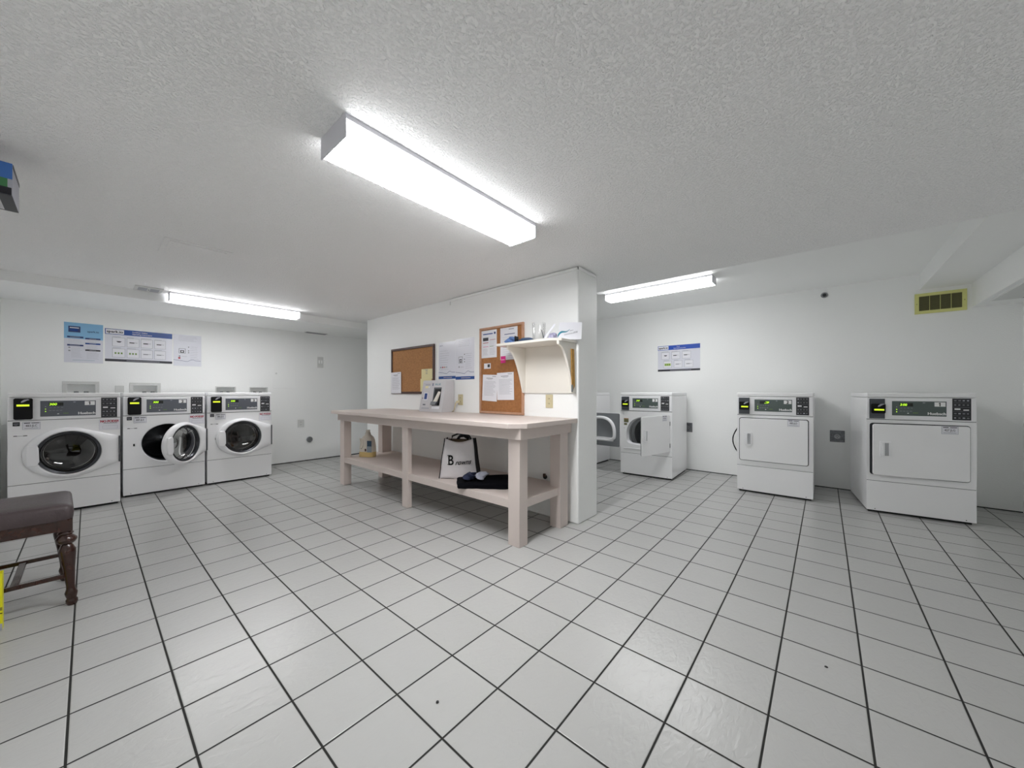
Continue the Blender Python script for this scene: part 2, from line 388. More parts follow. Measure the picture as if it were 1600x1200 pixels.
def machine_common(r, num, digits, washer, dig_x=None):
    g = .0025
    b = MB()
    b.box(0, MW, .02, MD, .025, MH - .045, 'white_enamel')
    b.box(.02, MW - .02, .05, MD - .02, 0, .025, 'dark_gap')
    # the cabinet is a shell: it is rebuilt without its front below
    b = MB(); y0 = .012
    b.box(0, .012, y0, MD, .022, MH - .043, 'white_enamel'); b.box(MW - .012, MW, y0, MD, .022, MH - .043, 'white_enamel')
    b.box(.012, MW - .012, MD - .012, MD, .022, MH - .043, 'white_enamel'); b.box(.012, MW - .012, y0, MD - .012, .022, .034, 'white_enamel')
    b.box(.012, MW - .012, y0 + .004, .03, .845, MH - .043, 'dark_gap'); b.box(.001, MW - .001, .003, .0125, .282, .298, 'dark_gap'); b.box(.001, MW - .001, .003, .0125, .838, .85, 'dark_gap')  # dark strips behind the panel seams stand in for the shade there
    b.build('cabinet', r, bevel=.003)
    MB().box(.015, MW - .015, .035, MD - .03, 0, .022, 'dark_gap').build('base_plinth', r)
    MB().box(0, MW, -.002, MD, MH - .041, MH, 'white_enamel').build('top_panel', r, bevel=.008, seg=3)
    sp = MB().box(0, MW, 0, .012, .022, .288, 'white_enamel')
    sp.lathe([(.004, -.001), (.004, .002)], (.055, 0, .036), 'gasket', 'y', 10); sp.lathe([(.004, -.001), (.004, .002)], (MW - .055, 0, .036), 'gasket', 'y', 10)
    sp.build('service_panel', r, bevel=.003)
    cp = MB().box(0, MW, -.004, .016, .8455, MH - .044, 'panel_white').build('control_panel', r, bevel=.006, seg=3)
    # display
    y = -.004
    d = MB(); x0, x1, z0, z1 = .163, .485, .884, 1.010
    if washer: x0, x1, z0, z1 = .170, .492, .873, 1.012
    d.rect(x0 - .012, z0 - .012, x1 + .012, z1 + .012, 'panel_white', .001, y)
    d.rect(x0, z0, x1, z1, 'display_grey' if washer else 'display_green', .002, y)
    l = .0026
    d.rect(x0 + .047, z1 - .045, x0 + .128, z1 - .016, 'lcd_dark', l, y)
    d.text(digits, x0 + (.05 if dig_x is None else dig_x), z1 - .04, .019, 'led_green', .0034, width=.042, bold=.02, shear=.15, y=y)
    d.rect(x1 - .068, z1 - .043, x1 - .006, z1 - .007, 'text_white', l, y)
    d.text(num, x1 - .037, z1 - .0395, .029, 'text_black', .0034, bold=.05 if num != '1' else .035, center=True, y=y)
    if num == '1':        # the numeral's flag
        xc, zt_ = x1 - .037, z1 - .0105
        d.add([(xc - .012, y - .0034, zt_ - .009), (xc, y - .0034, zt_ - .005), (xc + .001, y - .0034, zt_), (xc - .003, y - .0034, zt_)], [(0, 1, 2, 3)], 'text_black')
    d.text('Huebsch', x1 - .106, z0 + .012, .022, 'text_white', l, width=.102, bold=.05, y=y)
    for k in range(3): d.rect(x0 + .026, z1 - .055 - k * .021, x0 + .032, z1 - .049 - k * .021, 'led_green' if k else 'text_pale', l, y)
    for k in range(4): d.rect(x0 + .052 + k * .021, z1 - .063, x0 + .064 + k * .021, z1 - .058, 'text_grey', l, y)
    for k in range(4): d.rect(x0 + .048 + k * .02, z1 - .09, x0 + .062 + k * .02, z1 - .084, 'text_grey', l, y)
    d.rect(x0 + .128, z0 + .022, x0 + .158, z0 + .028, 'dull_green', l, y); d.rect(x0 + .094, z0 + .018, x0 + .104, z0 + .024, 'text_white', l, y)
    d.rect(x0 + .186, z1 - .016, x0 + .2, z1 - .01, 'text_pale', l, y)
    d.build('display_panel', cp)
    # card reader
    q = MB()
    if washer:
        q.prism(round_rect(.032, .853, .131, 1.036, .012), -.030, -.004, 'black_plastic')
        q.rect(.048, .967, .114, .983, 'reader_lime', .003, -.030)
        lx, lz = .07, .998
    else:
        q.rect(.018, .852, .118, 1.03, 'card_grey', .004, y)
        q.prism(round_rect(.026, .9, .118, .985, .01), -.034, -.008, 'black_plastic')
        q.rect(.045, .925, .108, .939, 'reader_lime', .003, -.034)
        lx, lz = .068, .957
    yy = -.030 if washer else -.034
    q.add([(lx, yy - .001, lz), (lx + .012, yy - .001, lz + .004), (lx + .034, yy - .001, lz + .02), (lx + .046, yy - .001, lz + .024), (lx + .036, yy - .001, lz + .03), (lx + .016, yy - .001, lz + .026), (lx + .002, yy - .001, lz + .012)], [(0, 1, 2, 3, 4, 5, 6)], 'text_pale')
    q.build('card_reader', cp)
    # black instruction label
    k = MB(); x0, z0, x1, z1 = .525, .848, .629, 1.036
    if not washer: x0, x1, z0 = .517, .619, .857
    k.rect(x0, z0, x1, z1, 'label_black', .0015, y)
    n = 5; dz = (z1 - z0) / n
    for i in range(1, n): k.rect(x0 + .006, z0 + i * dz - .001, x1 - .006, z0 + i * dz + .001, 'label_line', .002, y)
    for i in range(n):
        zc = z0 + (i + .5) * dz
        if i == 2:
            k.rect(x0 + .012, zc - .004, x0 + .044, zc + .008, 'text_white', .002, y); k.rect(x0 + .06, zc - .009, x1 - .012, zc - .001, 'text_white', .002, y)
        else:
            for j in range(4): k.rect(x0 + .01 + j * .023, zc - .004, x0 + .02 + j * .023 + .004 * random.random(), zc + .005, random.choice(['label_line', 'text_grey', 'label_line', 'text_pale']), .002, y)
    k.build('instruction_label', cp)

def asset_label(parent, x0, z0, code, y=0, w_=.098, h_=.068):
    b = MB(); b.rect(x0, z0, x0 + w_, z0 + h_, 'paper', .0008, y); b.frame(x0 + .002, z0 + .002, x0 + w_ - .002, z0 + h_ - .002, .0014, 'text_grey', .0012, y)
    b.rect(x0 + .01, z0 + h_ * .8, x0 + .042, z0 + h_ * .8 + .006, 'text_black', .0012, y); b.rect(x0 + .05, z0 + h_ * .8, x0 + w_ - .008, z0 + h_ * .8 + .005, 'text_black', .0012, y)
    b.text(code, x0 + .018, z0 + h_ * .38, h_ * .26, 'text_black', .0013, width=w_ * .62, bold=.01, y=y)
    b.rect(x0 + .012, z0 + h_ * .16, x0 + w_ - .012, z0 + h_ * .16 + .003, 'text_grey', .0012, y)
    return b.build('asset_label', parent)

DCX, DCZ = .335, .54
def make_washer(label, loc, num, digits, code, open_deg=0):
    r = thing('washing_machine', label, 'washing machine', loc, 0, 'washing machines along the left wall')
    machine_common(r, num, digits, True)
    # front with a round opening and a dished surround
    f = MB(); RH = .207
    hole = lambda a: (DCX, DCZ) if a is None else (DCX + RH * math.cos(a), DCZ + RH * math.sin(a))
    inn = panel_with_hole(f, 0, MW, .292, .8415, hole, 0, .012, 'white_enamel')
    f.lathe([(.207, .003), (.204, .03), (.20, .035)], (DCX, 0, DCZ), 'white_plastic', 'y', 64, (False, False))
    f.build('front_panel', r, angle=50)
    g = MB(); g.lathe([(.206, .03), (.196, .045), (.2, .07), (.205, .10), (.19, .115)], (DCX, 0, DCZ), 'gasket', 'y', 48, (False, False)); g.build('door_seal', r)
    d = MB(); d.lathe([(.19, .11), (.24, .12), (.25, .14), (.25, .5), (.2, .53), (.06, .52), (.0, .50)], (DCX, 0, DCZ), 'drum_dark', 'y', 48, (False, True))
    for a in (90, 210, 330):
        a = math.radians(a); d.tube([(DCX + .235 * math.cos(a), y, DCZ + .235 * math.sin(a)) for y in (.15, .3, .48)], [.02, .035, .02], 'drum_steel')
    d.build('drum', r)
    # door, its origin on the hinge line
    hx = .646
    dr = MB(); cx_ = DCX - hx; n = 96; rings = [[] for _ in range(8)]
    def outer(a):
        c_, s_ = math.cos(a), math.sin(a)
        if c_ <= 0: return 1 / math.sqrt((c_ / .262) ** 2 + (s_ / .228) ** 2)
        best = .228
        # hull of the circle and the hinge edge x=.304, |z|<=.125
        hxx, hz = .304, .126
        if abs(s_ / max(c_, 1e-6)) * hxx <= hz: return hxx / c_
        # tangent point on circle from the hinge corner
        D = math.hypot(hxx, hz); ca = math.atan2(hz, hxx); ta = ca + math.acos(.228 / D)
        if abs(a if a < PI else a - 2 * PI) < ta:
            aa = abs(a if a < PI else a - 2 * PI); p = (hxx, hz); q = (.228 * math.cos(ta), .228 * math.sin(ta))
            dx, dz = q[0] - p[0], q[1] - p[1]; den = math.cos(aa) * dz - math.sin(aa) * dx
            return (p[0] * dz - p[1] * dx) / den
        return best
    for i in range(n):
        a = 2 * PI * i / n; ro = outer(a); ri = .192; c_, s_ = math.cos(a), math.sin(a)
        for k, (rr, y) in enumerate(((ri, -.006), (ri, -.034), (ri + .005, -.044), (ri + .25 * (ro - ri), -.047), (ri + .8 * (ro - ri), -.037), (ro - .001, -.024), (ro, -.014), (ro - .004, -.002))):
            rings[k].append((cx_ + rr * c_, y, rr * s_))
    dr.loft(rings + [rings[0]], 'white_plastic')
    dr.box(-.006, .002, -.034, -.002, -.125, .125, 'hose_grey')
    o = dr.build('door', r, (hx, -.001, DCZ), math.radians(open_deg), angle=45)
    gl = MB(); gl.lathe([(.1915, -.034), (.186, -.03), (.176, -.008), (.165, .03), (.15, .07), (.12, .085), (.06, .092), (0, .094)], (cx_, 0, 0), 'door_glass', 'y', 64, (False, True))
    gl.build('door_glass', o)
    tr = MB(); tr.lathe([(.1915, -.036), (.1885, -.0385), (.172, -.034), (.165, -.022), (.172, -.02), (.1885, -.03), (.1915, -.036)], (cx_, 0, 0), 'drum_dark', 'y', 64, (False, False)); tr.build('glass_trim', o)
    if open_deg:
        br = MB(); br.lathe([(.196, .0), (.196, .012), (.18, .016), (.172, .006), (.172, 0)], (cx_, 0, 0), 'white_plastic', 'y', 64, (False, False)); br.build('door_back_ring', o)
    hn = MB(); P = [(cx_ - .182, -.095), (cx_ - .236, -.088), (cx_ - .240, 0), (cx_ - .236, .082), (cx_ - .180, .087), (cx_ - .172, .06), (cx_ - .168, -.06)]
    hn.prism(P, -.052, -.03, 'white_plastic'); hn.build('door_handle', o, bevel=.004)
    lt = MB().box(.072, .084, -.002, .004, .525, .55, 'black_plastic'); lt.build('door_latch', r)
    s = MB(); s.rect(.026, .797, .063, .832, 'label_black', .0008); s.rect(.03, .815, .058, .819, 'text_pale', .0012); s.rect(.034, .804, .05, .808, 'text_grey', .0012); s.build('energy_sticker', r)
    asset_label(r, .074, .763, code)
    p = MB(); p.rect(.513, .727, .645, .826, 'paper', .0008); p.text('NO PODS!!', .522, .799, .021, 'text_red', .0014, width=.115, bold=.07); p.frame(.5125, .7265, .6455, .8265, .0012, 'text_pale', .001)
    p.rect(.54, .789, .63, .794, 'text_grey', .0012); p.frame(.535, .738, .632, .768, .0012, 'text_pale', .0012); p.build('warning_sticker', r)
    h = MB(); h.rect(.03, .709, .048, .715, 'text_black', .0008); h.rect(.048, .710, .08, .713, 'text_grey', .0008); h.rect(.08, .709, .101, .715, 'text_black', .0008); h.build('model_strip', r)
    return r
make_washer('closed white front-loading washer marked 1, set forward at the left end', (-.444, 5.24, 0), '1', '300', '483-JLC')
make_washer('white front-loading washer marked 2 with its round door swung open', (.234, 5.46, 0), '2', '300', '487-JLE', 45)
make_washer('closed white front-loading washer marked 3, nearest the cork boards', (.905, 5.46, 0), '3', '300', '486-JLE')

def dhole(a, k=1.0, cx_=.325, cz_=.525):
    if a is None: return (cx_, cz_)
    c_, s_ = math.cos(a), math.sin(a); rx = .247 * k
    rz, e = (.243 * k, 2.3) if s_ >= 0 else (.122 * k + (k - 1) * .05, 4.5)
    ct, st = abs(c_), abs(s_)
    r_ = ((ct / rx) ** e + (st / rz) ** e) ** (-1 / e)
    return (cx_ + r_ * c_, cz_ + r_ * s_)

def make_dryer(label, loc, rz, num, digits, code, open_deg=0, hinge_y=-.001, dig_x=None):
    r = thing('tumble_dryer', label, 'dryer', loc, rz, 'tumble dryers along the far wall')
    machine_common(r, num, digits, False, dig_x)
    f = MB(); panel_with_hole(f, 0, MW, .292, .8415, dhole, 0, .012, 'white_enamel')
    n = 72; A = [2 * PI * i / n for i in range(n)]
    R = [[(dhole(a, k)[0], y, dhole(a, k)[1]) for a in A] for k, y in ((1, .006), (.985, .03), (.95, .05), (.95, .07))]
    f.loft(R, 'white_plastic')
    f.build('front_panel', r, angle=50)
    d = MB(); R = [[(dhole(a, .95)[0], .068, dhole(a, .95)[1]) for a in A]] + [[(.325 + q * math.cos(a), y, .53 + q * math.sin(a)) for a in A] for q, y in ((.225, .1), (.235, .12), (.235, .6), (.1, .62))]
    d.loft(R, 'drum_steel', caps=(False, True))
    for q in (.16, .2, .24): d.lathe([(.234, q), (.226, q + .006), (.234, q + .012)], (.325, 0, .53), 'drum_steel', 'y', 48, (False, False))
    d.build('drum', r)
    if not open_deg or open_deg < 10:
        MB().prism(round_rect(.0205, .3455, .6175, .8125, .022), -.0012, 0.0005, 'gasket').build('door_gap_shade', r)  # dark plate stands in for the shaded gap around the shut door
    else:
        s = MB(); s.rect(.042, .345, .30, .357, 'white_plastic', .006); s.build('door_ledge', r, bevel=.002)
        s = MB(); s.rect(.046, .69, .108, .735, 'vent_olive', .0008); s.rect(.046, .735, .108, .746, 'frame_tan', .0008); s.build('warning_sticker', r)
        s = MB(); s.rect(.048, .655, .088, .682, 'vent_olive', .0008); s.build('model_sticker', r)
        s = MB(); s.lathe([(.003, -.004), (.003, 0)], (.052, 0, .615), 'gasket', 'y', 10); s.build('door_screw', r)
    hx = .611; z0, z1 = .352, .806
    dr = MB(); dr.prism([(x - hx, z) for x, z in round_rect(.0275 if open_deg < 10 else .04, z0, hx, z1, .018)], -.016, -.0015, 'white_enamel')
    o = dr.build('door', r, (hx, hinge_y, 0), math.radians(open_deg), bevel=.003)
    h = MB(); hxx = .072 - hx
    h.frame(hxx, .515, hxx + .07, .652, .012, 'white_plastic', .010, -.015); h.rect(hxx + .012, .527, hxx + .03, .640, 'white_plastic', .016, -.015)
    h.rect(hxx + .03, .527, hxx + .058, .640, 'handle_recess_shade', .0025, -.015)  # greyer recess face: shade painted into the white handle
    h.build('door_handle', o, bevel=.003)
    asset_label(o, .447 - hx, .738, code, -.016)
    if open_deg > 10:
        i = MB(); i.prism([(x - hx, z) for x, z in round_rect(.044, z0 + .004, hx - .004, z1 - .004, .016)], -.0015, .006, 'inner_grey')
        i.build('inner_panel', o)
        q = MB(); n = 60; A = [2 * PI * k / n for k in range(n)]
        def ring(k, y): return [(dhole(a, k)[0] - hx, y, dhole(a, k)[1] + .012) for a in A]
        q.loft([ring(.93, .005), ring(.91, .03), ring(.86, .038), ring(.8, .036), ring(.76, .012)], 'white_plastic')
        q.loft([ring(.76, .012), ring(.7, .008)], 'inner_grey', caps=(False, True))
        q.box(.13 - hx, .52 - hx, .008, .03, .425, .475, 'white_plastic')
        q.build('door_liner', o, angle=50)
        for zz in (.43, .70):
            MB().box(-.004, .006, -.018, .004, zz - .025, zz + .025, 'gasket').build('hinge', o)
    return r
make_dryer('white tumble dryer marked 1, rightmost, with its door slightly ajar', (4.634, -.291, 0), math.radians(-84.2), '1', '3:00', '427 JLG', 4.5)
make_dryer('white tumble dryer marked 2 with its wide door shut', (4.685, .736, 0), R90, '2', '3', '480-JLD', 0, dig_x=.088)
make_dryer('white tumble dryer marked 3 with its door swung half open', (4.638, 2.069, 0), math.radians(-87.4), '3', '30', '479-JLD', 74)
make_dryer('white tumble dryer mostly hidden behind the partition, door folded fully back', (4.67, 3.25, 0), R90, '', '30', '478-JLD', 178, -.03)

# ------------------------------------------------------------------ things on the back wall behind the washers
for i, (x0, x1, z0, z1) in enumerate(RECESS):
    lb = ['white recessed hose box above the left end washer', 'white recessed hose box above the washer with the open door', 'narrow recessed hose box above the left half of the third washer', 'recessed hose box at the right corner of the third washer'][i]
    r = thing('washer_outlet_box', lb, 'outlet box', ((x0 + x1) / 2, YB, z0), 0, 'washer outlet boxes in the back wall')
    hw = (x1 - x0) / 2; e = .03 if i < 2 else .012; hh = z1 - z0
    b = MB(); b.box(-hw - .001 + .001, -hw + .002, .001, .09, 0, hh, 'wall_paint')
    b.box(hw - .002, hw, .001, .09, 0, hh, 'wall_paint'); b.box(-hw, hw, .001, .09, hh - .002, hh, 'wall_paint'); b.box(-hw, hw, .001, .09, 0, .002, 'wall_paint'); b.box(-hw, hw, .088, .09, 0, hh, 'wall_paint')
    b.build('box_shell', r)
    f = MB(); f.frame(-hw - e, -e, hw + e, hh + e, e + .001, 'outlet_white', .008 if i < 2 else .003); f.build('face_frame', r, bevel=.002)
    for sx in (-.35, .35):
        v = MB(); v.lathe([(.012, 0), (.012, .05), (.018, .052), (.018, .068), (.006, .07)], (sx * hw + (.0 if i != 1 else .03), .05, .03), 'steel', 'z', 14); v.build('valve', r)
b = MB(); b.rect(-.036, -.055, .036, .035, 'outlet_white', .006); tag(b.build('cover_plate', None, (.241, YB, 1.13), bevel=.002), 'small blank white cover plate between the two left hose boxes', 'cover plate')

def sheet(name, w_, h_, m='paper', t=.0012):
    b = MB(); b.rect(0, 0, w_, h_, m, t); return b
def arrow_squiggle(b, x, z, w_, m, y):
    P = [(0, .55), (.25, .35), (.45, .1), (.52, .15), (.62, .6), (.7, .75), (.8, .45), (1, .4)]
    for (a, c_), (d, e) in zip(P, P[1:]):
        x0, z0, x1, z1 = x + a * w_, z + c_ * .04, x + d * w_, z + e * .04
        b.add([(x0, y, z0), (x1, y, z1), (x1, y, z1 + .004), (x0, y, z0 + .004)], [(0, 1, 2, 3)], m)

# sky blue notice
w_, h_ = .282, .438
b = sheet('p', w_, h_, 'paper_gloss'); l = .0018; b.rect(0, h_ * .6, w_, h_, 'poster_sky', l)
b.rect(.03, h_ * .76, .115, h_ * .91, 'poster_navy', .0024); b.rect(.04, h_ * .86, .105, h_ * .88, 'text_white', .003); b.rect(.04, h_ * .79, .095, h_ * .85, 'poster_blue', .003)
b.text('spark.io', .165, h_ * .78, .02, 'poster_navy', .0024, width=.085, bold=.03)
for (x, z) in ((.022, .62), (.022, .415)): b.rect(x, h_ * z, x + .115, h_ * z + .017, 'poster_navy', .0024); b.rect(x + .02, h_ * z + .006, x + .09, h_ * z + .010, 'text_pale', .003)
for (x, z, m) in ((.15, .6, 'poster_navy'), (.15, .475, 'poster_blue'), (.15, .305, 'poster_dark')): b.rect(x, h_ * z, x + .112, h_ * z + .017, m, .0024); b.rect(x + .03, h_ * z + .006, x + .08, h_ * z + .010, 'text_pale', .003)
b.lines(.03, .13, h_ * .575, 4, .014, 'text_pale', lift=.0024); b.lines(.05, .13, h_ * .37, 9, .013, 'text_pale', lift=.0024)
b.rect(.03, h_ * .36, .044, h_ * .385, 'text_grey', .0024); b.rect(.03, h_ * .28, .044, h_ * .31, 'text_grey', .0024)
b.lines(.16, .255, h_ * .57, 3, .013, 'text_pale', lift=.0024); b.lines(.16, .255, h_ * .43, 4, .012, 'text_pale', lift=.0024); b.lines(.16, .255, h_ * .27, 7, .012, 'text_pale', lift=.0024)
b.rect(.06, h_ * .06, .22, h_ * .065, 'teal', .0024)
tag(b.build('notice_poster', None, (-.17, YB, 1.415)), 'notice with a sky blue top and two text columns above the left end washer', 'poster')

def instruction_sign(name, w_, h_, title, band, rows, cols, label, loc, rz, green):
    b = sheet('p', w_, h_, 'paper_gloss'); bh = h_ * .17
    b.rect(0, h_ - bh, w_, h_, band, .0018); b.rect(.006, h_ - bh + .006, w_ * .265, h_ - .006, 'paper', .0024)
    b.text('spark.io', .014, h_ - bh + .02, bh * .42, 'text_black', .003, width=w_ * .225, bold=.05)
    b.text(title, w_ * .5, h_ - bh * .42, bh * .19, 'text_white', .0024, center=True, bold=.01); b.text('Operating Instructions', w_ * .53, h_ - bh * .78, bh * .2, 'text_white', .0024, center=True, bold=.01)
    b.rect(0, 0, w_, h_ * .075, 'poster_dark', .0018); b.rect(w_ * .3, h_ * .03, w_ * .8, h_ * .042, 'text_pale', .0024)
    cw = w_ * .82 / cols
    for r_ in range(rows):
        for c_ in range(cols):
            x = w_ * (.1 if not green else (.09 + .055 * r_)) + c_ * cw * (1 if not green else .92); z = h_ * (.47 - r_ * .34); wq = cw * .88 if not green else cw * .72; hq = h_ * .27
            b.rect(x, z + hq + .006, x + wq * (.5 + .4 * random.random()), z + hq + .011, 'text_pale', .0018)
            b.rect(x, z, x + wq, z + hq, 'paper', .0018); b.frame(x, z, x + wq, z + hq, .0022, 'text_grey', .0022)
            kind = (r_ * cols + c_)
            if kind == 0: b.add([(x + wq * .3, -.0026, z + hq * .6), (x + wq * .42, -.0026, z + hq * .45), (x + wq * .62, -.0026, z + hq * .45), (x + wq * .74, -.0026, z + hq * .6)], [(0, 1, 2, 3)], 'poster_dark')
            elif r_ == 1 and c_ < 2 - (1 if green else 0):
                b.rect(x + wq * .12, z + hq * .3, x + wq * .88, z + hq * .65, 'poster_green' if green else 'paper', .0024)
                for j in range(3): b.rect(x + wq * (.18 + .24 * j), z + hq * .38, x + wq * (.32 + .24 * j), z + hq * .58, 'dull_green', .003)
            else:
                b.rect(x + wq * .2, z + hq * .45, x + wq * .6, z + hq * .55, 'text_grey' if r_ else 'text_black', .0024); b.rect(x + wq * .6, z + hq * .5, x + wq * .85, z + hq * .54, 'text_grey', .0024)
    return tag(b.build(name, None, loc, rz), label, 'sign')
instruction_sign('instruction_sign', .566, .376, 'Frontload Washer', 'poster_blue', 2, 4, 'wide blue-banded washer instruction sign with eight pictures above the washers', (.126, YB, 1.446), 0, False)
instruction_sign('instruction_sign', .571, .372, 'Dryer', 'poster_bright_blue', 2, 3, 'blue-banded dryer instruction sign with six pictures alone on the dryer wall', (XR, 1.873, 1.392), R90, True)

def letter_notice(w_, h_, left, band):
    b = sheet('p', w_, h_, 'paper_gloss'); y = -.0018
    if left:
        b.text('spark.io', .02, h_ * .9, .014, 'poster_navy', .0018, width=.055, bold=.02); b.lines(.025, w_ * .7, h_ * .76, 9, .026, 'text_grey', lift=.0018, ragged=.4)
        for j, m in enumerate(('text_grey', 'text_red', 'frame_tan', 'text_pale')): b.rect(.03 + j * .034, h_ * .3, .05 + j * .034, h_ * .34, m, .0018)
    else:
        b.lines(.05, w_ * .85, h_ * .94, 4, .018, 'text_grey', lift=.0018)
        b.frame(.05, h_ * .4, .115, h_ * .56, .005, 'text_grey', .0018); b.frame(.065, h_ * .42, .1, h_ * .5, .008, 'text_black', .0018)
        b.lines(.16, w_ * .9, h_ * .62, 8, .022, 'text_grey', lift=.0018); 
        for z in (.6, .48, .42): b.rect(.14, h_ * z, .15, h_ * z + .01, 'text_black', .0018)
        b.rect(.05, h_ * .29, .065, h_ * .33, 'text_grey', .0018); b.rect(.08, h_ * .3, .13, h_ * .31, 'text_pale', .0018)
    arrow_squiggle(b, .0, h_ * .13, w_ * .98, 'poster_navy', -.002)
    if band: b.rect(0, 0, w_, h_ * .075, 'poster_blue', .0018); b.rect(w_ * .3, h_ * .03, w_ * .8, h_ * .045, 'text_pale', .0024)
    return b
b = letter_notice(.27, .4, False, False); b.rect(.045, .09, .065, .11, 'text_red', .0024)
tag(b.build('notice_poster', None, (.704, YB, 1.426)), 'white glossy notice with a wave line right of the wide washer sign', 'poster')
tag(letter_notice(.293, .415, True, True).build('notice_poster', None, (XP, 3.361, 1.237), R90), 'glossy letter notice right beside the brown framed cork board', 'poster')
tag(letter_notice(.298, .44, False, True).build('notice_poster', None, (XP, 3.066, 1.225), R90), 'glossy notice with a phone drawing, nearer the tall cork board', 'poster')

# small fittings on the back wall
def duplex(loc, rz, m, label, plug=False, w_=.075, h_=.116):
    r = thing('wall_outlet', label, 'outlet', loc, rz)
    b = MB(); b.rect(-w_ / 2, -h_ / 2, w_ / 2, h_ / 2, m, .006); b.build('cover_plate', r, bevel=.002)
    for s in (-1, 1):
        q = MB(); q.lathe([(.017, -.0085), (.017, -.005)], (0, 0, s * .021), m, 'y', 20); q.rect(-.007, s * .021 - .004, -.004, s * .021 + .006, 'gasket', .0092, 0); q.rect(.004, s * .021 - .004, .007, s * .021 + .006, 'gasket', .0092, 0)
        q.build('socket', r)
    return r
duplex((2.18, YB, .597), 0, 'outlet_white', 'white outlet low on the back wall right of the third washer', w_=.09)
duplex((XP, 1.822, 1.01), R90, 'outlet_beige', 'beige outlet under the white wall shelf')
duplex((XP, 2.983, 1.007), R90, 'outlet_beige', 'beige outlet right behind the grey card machine on the table')
b = MB(); b.rect(-.045, -.085, .045, .085, 'outlet_white', .007); b.rect(-.03, -.02, -.008, .03, 'wall_paint', .011); b.rect(.008, -.02, .03, .03, 'wall_paint', .011)
tag(b.build('switch_cover', None, (2.472, YB, 1.577), bevel=.002), 'white double switch cover high on the back wall', 'switch')
b = MB(); b.rect(0, 0, .353, .238, 'wall_paint', .004); tag(b.build('access_panel', None, (2.842, YB, 1.417), bevel=.002), 'white painted access panel beside the partition wall corner', 'access panel')
b = MB(); b.rect(0, 0, .3, .56, 'wall_paint', .004); b.lathe([(.012, -.012), (.012, -.004)], (.04, 0, .22), 'outlet_white', 'y', 14); tag(b.build('access_panel', None, (1.80, YB, 1.15), bevel=.002), 'tall white painted access panel right of the third washer', 'access panel')
r = thing('drain_pipe', 'capped drain pipe stub low on the back wall', 'pipe', (2.302, YB, .335))
MB().lathe([(.07, -.004), (.07, 0)], (0, 0, 0), 'wall_paint', 'y', 32).build('escutcheon', r)
MB().lathe([(.044, -.002), (.044, -.03), (.04, -.034), (.03, -.034), (.028, -.026)], (0, 0, 0), 'steel', 'y', 32).build('pipe_cap', r)
b = MB(); b.box(0, .32, 0, .11, -.008, 0, 'outlet_white')
for k in range(9): b.box(.01, .31, .008 + k * .011, .013 + k * .011, -.0095, -.008, 'text_grey')
tag(b.build('soffit_vent', None, (2.21, 6.1, 2.032)), 'slim vent grille in the soffit underside above the back wall', 'vent')
b = MB(); b.box(0, .2, 0, .2, -.012, 0, 'outlet_white'); b.box(.025, .09, .03, .17, -.0135, -.012, 'text_pale'); b.box(.11, .175, .03, .17, -.0135, -.012, 'text_pale'); b.box(.096, .104, .09, .11, -.015, -.012, 'gasket')
tag(b.build('ceiling_vent', None, (.295, 5.035, H), bevel=.003), 'small square vent cover left of the long ceiling light', 'vent')
b = MB(); b.box(0, .37, 0, .385, -.006, 0, 'ceiling_stipple'); b.box(.03, .34, .03, .355, -.012, -.006, 'ceiling_stipple'); tag(b.build('ceiling_hatch', None, (.33, 3.33, H), bevel=.003), 'white painted hatch in the ceiling left of the large light', 'hatch')
b = MB(); b.box(4.42, 5.2, -1.30, -1.1, -.006, 0, 'wall_paint'); b.box(4.43, 5.19, -1.29, -1.115, -.008, -.006, 'outlet_white'); b.box(4.44, 5.18, -1.30, -1.275, -.0085, -.006, 'text_grey')
tag(b.build('access_panel', None, (0, 0, 1.9)), 'flat panel under the low soffit at the right edge', 'access panel')
# hose behind the third washer
b = MB(); b.tube([(1.565, 6.245, .72), (1.575, 6.1, .70)] + [(1.585, 5.60, .66 - k * .04) for k in range(6)], .006, 'gasket'); b.box(1.557, 1.578, 5.58, 5.6, .63, .672, 'black_plastic'); b.box(1.572, 1.59, 5.59, 5.61, .43, .475, 'black_plastic')
tag(b.build('power_cord', None), 'black cord along the right side of the third washer', 'cord')

# ------------------------------------------------------------------ dryer wall fittings
r = thing('wall_vent', 'yellow framed wall vent under the right soffit', 'vent', (XR, -.697, 1.88), R90)
f = MB(); f.frame(0, 0, .34, .205, .03, 'vent_yellow', .012)
for x in (.015, .325): f.lathe([(.004, -.014), (.004, -.01)], (x, 0, .1), 'vent_olive', 'y', 8)
f.build('vent_frame', r, bevel=.003)
g = MB(); g.rect(.028, .028, .312, .177, 'vent_olive', .002)
for k in range(15): g.box(.03, .31, -.009, -.002, .033 + k * .0098, .0355 + k * .0098, 'vent_olive')
for x in (.1, .17, .24): g.box(x, x + .003, -.011, -.002, .03, .175, 'vent_yellow')
g.build('grille', r)
r = thing('fire_sprinkler', 'small round steel sprinkler head high on the dryer wall', 'sprinkler', (XR, .002, 2.20), R90)
MB().lathe([(.032, -.008), (.03, -.003), (.03, 0)], (0, 0, 0), 'steel', 'y', 24).build('escutcheon', r)
MB().lathe([(.012, -.03), (.018, -.024), (.01, -.02), (.012, -.006)], (0, 0, 0), 'gasket', 'y', 16).build('sprinkler_head', r)
